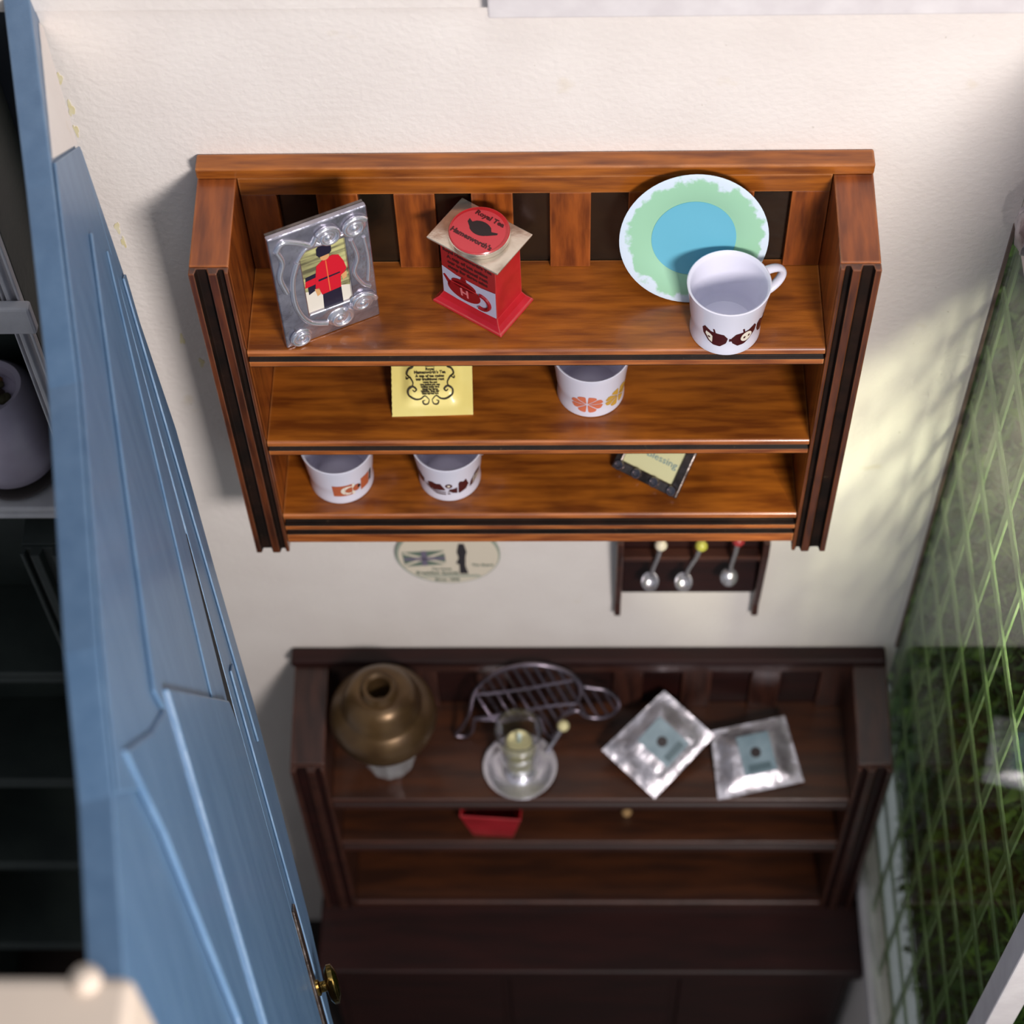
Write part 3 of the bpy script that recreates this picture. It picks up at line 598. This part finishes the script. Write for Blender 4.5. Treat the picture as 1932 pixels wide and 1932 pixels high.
MB().loft([(CWD*.4, .10, -.001), (CWD*.6, .10, -.001), (CWD*.6, .094, -.001), (CWD*.4, .094, -.001)], [(CWD*.42, .035, -.055), (CWD*.58, .035, -.055), (CWD*.58, .031, -.052), (CWD*.42, .031, -.052)]).build('easel_leg', M_dkmetal, cf)

# ------------------------------------------------------------------ oval plaque on the wall
MO = frameM((-.2415, -.0005, -.43), (1, 0, 0), (0, 0, 1))
pq = thing('oval_plaque', 'oval cream wall plaque with a flag and guardsman silhouette below shelf', 'plaque', M=MO)
M_pq = mat('plaque_cream', (226, 214, 194), .5); M_pqg = mat('plaque_green', (104, 122, 108), .5); M_pqd = mat('plaque_dark', (52, 48, 52), .5); M_pqv = mat('plaque_violet', (116, 108, 128), .5)
MB().ext(circ(0, 0, .134, 64, .140), 'z', .0, .010).build('board', mat('plaque_rim', (150, 160, 146), .5), pq, bevel=.002)
fc = MB().ext(circ(0.002, 0, .128, 64, .133), 'z', .0101, .0115).build('face', M_pq, pq)
def fl(poly, mtl, z=0, name='flag_piece'): return MB().ext(poly, 'z', .0116+z, .0121+z).build(name, mtl, fc)
x0, x1, y0, y1 = -.112, -.006, -.052, .018
fl([(x0, y0), (x1, y0+.012), (x1-.002, y1+.010), (x0-.004, y1)], M_pqg, 0)
cxm, cym = (x0+x1)/2, (y0+y1)/2+.005
fl([(x0, cym-.010), (x1, cym-.004), (x1, cym+.010), (x0, cym+.004)], M_pqv, .0006); fl([(cxm-.008, y0+.006), (cxm+.006, y0+.006), (cxm+.006, y1+.008), (cxm-.008, y1+.006)], M_pqv, .0006)
for a, b in (((x0, y1-.004), (cxm, cym)), ((x0, y0+.006), (cxm, cym)), ((x1, y0+.016), (cxm, cym)), ((x1, y1+.004), (cxm, cym))):
    a = Vector(a); b = Vector(b); d = (b-a).normalized(); q = Vector((-d.y, d.x))*.0045; fl([tuple(a+q), tuple(b+q), tuple(b-q), tuple(a-q)], M_pq, .0003)
fl([(.028, -.088), (.050, -.088), (.044, -.045), (.046, .0), (.050, .02), (.044, .06), (.030, .06), (.024, .02), (.028, -.01), (.020, -.036), (.028, -.04)], M_pqd, .0003, 'guard_figure')
fl([(-.09, -.098), (.075, -.092), (.085, -.103), (-.06, -.106)], mat('plaque_sage', (172, 176, 160), .5), 0, 'ground_line')
for s_, x_0, y_0, sz in (('Tea House', -.018, -.063, .014), ('Breakfast Special', -.030, -.083, .020), ('Since 1898', -.006, -.117, .018), ('The Guard', .088, -.044, .015)):
    text(s_, sz, 'lettering', M_pqg, fc, Matrix.Translation((x_0, y_0, .0125)), wide=.82, bold=.0004)

# ------------------------------------------------------------------ spoon rack and spoons
rk = thing('spoon_rack', 'dark wooden spoon rack with two hanging arms on the wall', 'rack', (.378, 0, -.66))
MB().box(-.172, .172, -.018, -.001, .052, .36).build('back_board', M_mahogd, rk, bevel=.003)
for s_ in (-1, 1):
    P = [(-.001, .36), (-.001, -.055), (-.020, -.064), (-.030, -.05), (-.026, .0), (-.034, .05), (-.060, .30), (-.060, .36)]
    MB().loft([(s_*.173, y, z) for y, z in P], [(s_*.190, y, z) for y, z in P]).build('arm', M_mahog, rk, bevel=.003)
MB().box(-.172, .172, -.050, -.019, .262, .279).build('spoon_rail', M_mahog, rk, bevel=.003)
for k, (xx, lab_, col, hc, sl) in enumerate(((-.100, 'left spoon with a cream finial, hanging on the dark rack', (226, 214, 190), 0, -.018), (-.012, 'middle spoon with a yellow-green finial, hanging on the dark rack', (176, 172, 72), -.003, -.030), (.098, 'right spoon with a red finial, hanging on the dark rack', (150, 46, 50), .020, -.010))):
    sp = thing('souvenir_spoon', lab_, 'spoon', (.378+xx, -.0585, -.66+.186+hc), 0, 'souvenir spoons')
    MB().tube([(sl*.0, 0, .022), (-sl*.1, -.002, .06), (-sl*.7, -.003, .12), (-sl, -.002, .170)], [.0062, .006, .0062, .007], 8).build('stem', M_spoon, sp, smooth=60)
    bw = MB().lathe([(1e-6, -.010), (.012, -.0085), (.0195, -.004), (.0225, .001), (.021, .0015), (.018, -.002), (.011, -.006), (1e-6, -.0075)], 28)
    bw.xf(Matrix.Translation((sl*.2, -.004, 0)) @ Matrix.Rotation(PI*.27, 4, 'X') @ Matrix.Diagonal((1, 1.15, -1 if k == 2 else 1, 1)).to_4x4()).build('bowl', M_spoon, sp, smooth=60)
    MB().lathe([(1e-6, 0), (.012, .001), (.016, .010), (.010, .022), (1e-6, .026)], 20, (-sl, -.004, .166)).build('finial', mat('finial_%d' % k, col, .4), sp, smooth=60)

# ------------------------------------------------------------------ dresser
HX = .125; H1, H2, H3 = -1.2245, -1.5215, -2.02
dr = thing('dresser', 'dark mahogany dresser with open shelf rack above a wide worktop', 'dresser', (HX, 0, -3))
Z0 = 3.0
def dz(z): return z+Z0
for s_ in (-1, 1): side_panel(dr, s_, .722, .815, -.34, dz(-1.018), dz(-.962), -.05, M_mahogv, M_mahog, M_mahogd, z0=dz(H3)+.001, fl=.02)
MB().box(-.824, .812, -.052, -.002, dz(-.961), dz(-.930)).build('cap', M_mahogd, dr, bevel=.008)
MB().box(-.721, .721, -.022, -.002, dz(H3)+.001, dz(-.9615)).build('back_panel', M_mahogd, dr)
MB().box(-.721, .721, -.045, -.0225, dz(-1.0), dz(-.9615)).build('top_rail', M_mahog, dr, bevel=.003)
hx = -.70
while hx < .70:
    MB().box(hx, hx+.082, -.040, -.0225, dz(H1)+.0005, dz(-1.0005)).build('slat', M_mahogv, dr, bevel=.004); hx += .192
shelf_board(dr, .7215, -.0225, -.33, dz(H1), .075, M_mahogf, M_mahog, M_mahogd)
shelf_board(dr, .7215, -.0225, -.33, dz(H2), .075, M_mahogf, M_mahog, M_mahogd)
MB().box(-.7215, .7215, -.335, -.315, dz(H3)+.001, dz(H3)+.040).build('bottom_rail', M_mahog, dr, bevel=.006)
MB().box(-.7215, .7215, -.315, -.0225, dz(H3)+.001, dz(H3)+.03).build('shelf_board', M_mahogf, dr, bevel=.002)
for a, b in ((-.30, -.002), (-.545, -.302)): MB().box(-.832, .842, a, b, dz(H3)-.06, dz(H3)).build('worktop_plank', M_mahogd, dr, bevel=.006)
MB().box(-.81, .82, -.50, -.003, .08, dz(H3)-.0605).build('carcass', M_mahogd, dr, bevel=.004)
for k in range(3):
    MB().box(-.78+k*.535, -.27+k*.535, -.512, -.5005, .12, .88).build('front_panel', M_mahogd, dr, bevel=.008)
MB().box(-.80, .81, -.48, -.01, 0, .0795).build('plinth', M_mahogd, dr)

# ------------------------------------------------------------------ things on the dresser
lp = thing('oil_lamp', 'brown glazed round lamp shade on a cut glass foot, left on dresser', 'lamp', (-.437, -.203, H1+.0006))
ft = MB(); n_ = 12
ft.lathe([(1e-6, 0), (.062, 0), (.070, .010), (.088, .10), (.098, .165), (.092, .19), (1e-6, .19)], 12).build('glass_foot', M_cglass, lp, bevel=.004)
MB().lathe([(.060, .191), (.110, .205), (.136, .235), (.146, .27), (.142, .305), (.130, .328), (.114, .340), (.108, .346), (.106, .352), (.102, .372), (.090, .398), (.072, .414), (.058, .419), (.052, .418), (.048, .428), (.042, .438), (.032, .434), (.029, .42), (.030, .36), (.028, .33), (1e-6, .328)], 48).build('shade', M_bronze, lp, smooth=50)

cs = thing('chamberstick', 'cream candle in a glass chimney on a silver saucer', 'candle holder', (-.070, -.233, H1+.0006))
MB().lathe([(1e-6, 0), (.060, 0), (.090, .006), (.103, .016), (.104, .019), (.100, .020), (.085, .012), (.055, .007), (.048, .010), (.046, .028), (.036, .030), (1e-6, .028)], 48).build('saucer', M_silverb, cs, smooth=50)
MB().lathe([(1e-6, .0305), (.036, .0305), (.037, .10), (.0375, .172), (.030, .182), (.010, .178), (1e-6, .178)], 32).build('candle', M_wax, cs, smooth=50)
MB().tube([(0, 0, .177), (.001, 0, .19), (.003, -.004, .222)], .0065, 8).build('wick', M_wick, cs, smooth=60)
MB().lathe([(.042, .0305), (.050, .05), (.056, .10), (.058, .16), (.065, .245), (.0655, .247), (.0625, .247), (.0555, .16), (.0535, .10), (.0475, .05), (.040, .0315)], 48).build('chimney', M_glass, cs, smooth=50)
MB().tube([(.075, .045, .016), (.10, .075, .04), (.118, .09, .075)], .008, 8).build('handle', M_silver, cs, smooth=60)
MB().sphere((.122, .092, .085), .017).build('bead', M_wax, cs, smooth=60)

# turtle-like openwork trivet leaning on the cap of the dresser
tb = Vector((0, -.135, H1+.001)); tt = Vector((0, -.066, H1+.36))
MT = frameM(tb, (1, 0, 0), (tt-tb))
tv = thing('animal_trivet', 'openwork metal trivet shaped like a turtle, leaning on dresser back', 'trivet', M=MT)
M_tv = mat('dull_steel', (140, 130, 142), .3, 1, bump=.2, bscale=30)
ol = [(-.255, .012), (-.222, .006), (-.205, .035), (-.195, .085), (-.15, .085), (-.08, .095), (-.02, .10), (-.005, .05), (.01, .008), (.035, .012), (.04, .06), (.05, .10), (.09, .125), (.115, .10), (.15, .09), (.185, .105), (.205, .14), (.198, .185), (.17, .215), (.135, .225), (.105, .235), (.095, .26), (.07, .29), (.03, .315), (-.02, .328), (-.07, .322), (-.12, .30), (-.165, .26), (-.195, .205), (-.205, .15), (-.215, .10), (-.235, .05)]
def cr_(pts, closed=True, k=4):
    P = []; n = len(pts)
    for i in range(n if closed else n-1):
        g_ = lambda j: Vector(pts[j % n] if closed else pts[max(0, min(n-1, j))])
        p0, p1, p2, p3 = g_(i-1), g_(i), g_(i+1), g_(i+2)
        for q in range(k):
            t = q/k; P.append(.5*((2*p1)+(p2-p0)*t+(2*p0-5*p1+4*p2-p3)*t*t+(3*p1-p0-3*p2+p3)*t**3))
    if not closed: P.append(Vector(pts[-1]))
    return P
OP = cr_(ol)
MB().tube([(p.x, p.y+.006, .006) for p in OP], .0058, 8, True).build('outline', M_tv, tv, smooth=60)
def inside_span(fx):      # sloping rib: x = fx - .28*(y-.2); return the y range inside the outline
    n = len(OP); ys = []
    for i in range(n):
        a, b = OP[i], OP[(i+1) % n]; fa = a.x-(fx-.38*(a.y-.2)); fb = b.x-(fx-.38*(b.y-.2))
        if (fa <= 0) != (fb <= 0): ys.append(a.y+(b.y-a.y)*fa/(fa-fb))
    return sorted(ys)
fx = -.19
while fx < .20:
    ys = inside_span(fx)
    for i in range(0, len(ys)-1, 2):
        if ys[i+1]-ys[i] > .02:
            MB().tube([(fx-.38*(y-.2), y+.006, .006) for y in (ys[i], ys[i+1])], .0038, 6).build('rib', M_tv, tv, smooth=60)
    fx += .030
for P in ([(-.20, .09), (-.10, .115), (.0, .145), (.09, .16)], [(-.19, .20), (-.09, .215), (.0, .24), (.08, .262)], [(.095, .255), (.10, .20), (.085, .155), (.06, .12)]):
    MB().tube([(p.x, p.y+.006, .0075) for p in cr_(P, False)], .0048, 8).build('cross_rib', M_tv, tv, smooth=60)

def packet(name, label, corners, seed, ncard, rot):
    P = [Vector(c) for c in corners]; c0 = (P[0]+P[1]+P[2]+P[3])/4
    ex = (P[2]-P[3]).normalized(); ey = (P[0]-P[3]).normalized(); nz_ = ex.cross(ey).normalized()
    t = thing(name, label, 'packet', M=frameM(P[3], ex, ey)); Mi = t.matrix_world.inverted()
    Q = [Mi @ p for p in P]; rnd = random.Random(seed); NG = 16; v = []
    for j in range(NG+1):
        for i in range(NG+1):
            u, w_ = i/NG, j/NG
            p = (Q[3]*(1-u)+Q[2]*u)*(1-w_)+(Q[0]*(1-u)+Q[1]*u)*w_
            b_ = min(u, 1-u, w_, 1-w_); z = .016*min(1, max(0, (b_-.06)/.2))+rnd.uniform(-.0022, .0022)*(1 if b_ > .01 else .3)
            v.append((p.x, p.y, p.z+z+.002))
    f = [(j*(NG+1)+i, j*(NG+1)+i+1, (j+1)*(NG+1)+i+1, (j+1)*(NG+1)+i) for j in range(NG) for i in range(NG)]
    o = closed_sheet(MB(), v, f, NG, NG, 0).build('foil_wrap', M_foil, t, smooth=35)
    cc = (Q[0]+Q[1]+Q[2]+Q[3])/4
    M_ = Matrix.Translation((cc.x+ncard[0], cc.y+ncard[1], .0222)) @ Matrix.Rotation(rot, 4, 'Z')
    c_ = MB().box(-.046, .046, -.056, .056, 0, .0016).xf(M_).build('label', M_blu2, t)
    MB().ext(circ(-.002, .004, .015, 18), 'z', .0018, .0024).xf(M_).build('label_mark', M_black, c_)
    MB().box(-.032, .032, -.048, -.028, .0018, .0022).xf(M_).build('label_band', mat('label_teal', (74, 96, 104), .5), c_)
    return t
def tz(x, y, m_, y0): return (x, y, H1+.001+(y-y0)*m_)
packet('foil_packet', 'diamond-turned silver foil packet with a slate label, propped on dresser', [(.3351, -.0565, -1.0893), (.4747, -.1689, -1.1455), (.3061, -.3254, -1.2237), (.159, -.2045, -1.1632)], 3, (.006, .012), PI/2)
packet('foil_packet', 'upright square silver foil packet with a slate label, rightmost on dresser', [(.4658, -.1407, -1.1762), (.6759, -.0964, -1.1651), (.7236, -.2795, -1.2109), (.483, -.3302, -1.2235)], 8, (.006, .004), 0)

rb = thing('flared_box', 'small red flared box on the lower dresser board', 'box', (-.150, -.255, H2+.0006), math.radians(-4))
def rect2(w_, z): return [(-w_/2, -w_/2, z), (w_/2, -w_/2, z), (w_/2, w_/2, z), (-w_/2, w_/2, z)]
q = MB(); A_ = [rect2(.112, 0), rect2(.122, .02), rect2(.175, .20), rect2(.167, .20), rect2(.112, .02)]
for a, b in zip(A_, A_[1:]): q.loft(a, b, caps=False)
q.f.append((0, 1, 2, 3)); q.m.append(0); k_ = len(q.v); q.f.append((k_-4, k_-3, k_-2, k_-1)); q.m.append(0)
q.build('shell', M_red, rb, bevel=.002); MB().ext([(x, y) for x, y, z in rect2(.121, 0)], 'z', .0205, .024).build('base_line', mat('deep_red', (120, 14, 24), .4), rb)
pgt = thing('wooden_peg', 'tiny pale wooden peg on the lower dresser board', 'peg', (.237, -.235, H2+.0006))
MB().lathe([(1e-6, 0), (.014, 0), (.016, .01), (.010, .03), (.014, .05), (.016, .06), (1e-6, .066)], 16).build('turned_body', mat('pale_wood', (196, 158, 108), .5), pgt, smooth=50)

# ------------------------------------------------------------------ silver ornament by the window
so = thing('foil_ornament', 'crumpled silver ornament hanging at the right edge beside the window', 'ornament', (.962, -.10, .94))
g = MB().sphere((0, 0, 0), .05, 24, (.55, .9, 1.25)); rnd = random.Random(2)
g.v = [(x+rnd.uniform(-.004, .004), y+rnd.uniform(-.004, .004), z+rnd.uniform(-.005, .005)) for x, y, z in g.v]
g.build('foil_shell', M_foil, so, smooth=30)
MB().tube([(0, 0, .06), (.0, 0, .10)], .004, 6).build('hanging_loop', M_silver, so)

# ------------------------------------------------------------------ next room on the left: grey shelf, pot, green cabinet
gs = thing('grey_shelf', 'grey painted wall shelf in the next room left of the blue door', 'shelf', (-1.475, 0, .10))
def gz(z): return z-.10
for s_ in (-1, 1): side_panel(gs, s_, .447, .485, -.262, gz(1.42), gz(1.43), -.04, M_green, M_grey, M_grey)  # side faces coloured dark to paint in their shade; reeded fronts stay grey
MB().box(-.446, .446, -.020, -.001, 0, gz(1.43)).build('back_panel', M_green, gs)
MB().box(-.486, .505, -.288, -.2630, gz(.864), gz(.944)).build('front_rail', M_grey, gs, bevel=.006)
for z_, t_ in ((.905, .05), (.178, .050)): shelf_board(gs, .4465, -.0205, -.252, gz(z_), t_, M_grey, M_grey, M_grey)
wc = thing('white_card', 'white card standing on the grey shelf at the left edge', 'card', (-1.134, -.244, .9062), 0)
MB().box(-.14, .092, 0, .006, 0, .21).build('sheet', mat('white_sheet', (232, 230, 240), .5), wc); ring([(-.146, -.0), (.098, 0), (.098, .216), (-.146, .216)], [(-.138, .008), (.090, .008), (.090, .208), (-.138, .208)], 0, .006, MB()).xf(Matrix.Rotation(PI/2, 4, 'X')).build('border', mat('card_border', (40, 38, 42), .5), wc)
ds = thing('glass_dish', 'round smoky glass dish under the lavender pot', 'dish', (-1.185, -.137, .1788))
MB().lathe([(1e-6, 0), (.085, 0), (.100, .008), (.103, .016), (.099, .017), (.088, .010), (1e-6, .008)], 40).build('bowl', mat('smoky_glass', (120, 112, 108), .1, trans=.5), ds, smooth=50)
pt_ = thing('lavender_pot', 'lavender ceramic pot of brown potpourri on the grey shelf', 'pot', (-1.185, -.137, .1965))
MB().lathe([(1e-6, 0), (.066, 0), (.095, .03), (.110, .09), (.109, .19), (.096, .255), (.080, .284), (.073, .290), (.062, .285), (.060, .25), (1e-6, .248)], 40, wob=.015).build('body', M_lav, pt_, smooth=50)
rnd = random.Random(5)
for k in range(14):
    a = rnd.uniform(0, 2*PI); r_ = rnd.uniform(0, .042)
    MB().sphere((r_*math.cos(a), r_*math.sin(a), .258), rnd.uniform(.009, .014), 10, (1, 1, .7)).build('petal', mat('petal_%d' % (k % 3), ((122, 84, 46), (74, 68, 44), (52, 34, 26))[k % 3], .7), pt_, smooth=60)
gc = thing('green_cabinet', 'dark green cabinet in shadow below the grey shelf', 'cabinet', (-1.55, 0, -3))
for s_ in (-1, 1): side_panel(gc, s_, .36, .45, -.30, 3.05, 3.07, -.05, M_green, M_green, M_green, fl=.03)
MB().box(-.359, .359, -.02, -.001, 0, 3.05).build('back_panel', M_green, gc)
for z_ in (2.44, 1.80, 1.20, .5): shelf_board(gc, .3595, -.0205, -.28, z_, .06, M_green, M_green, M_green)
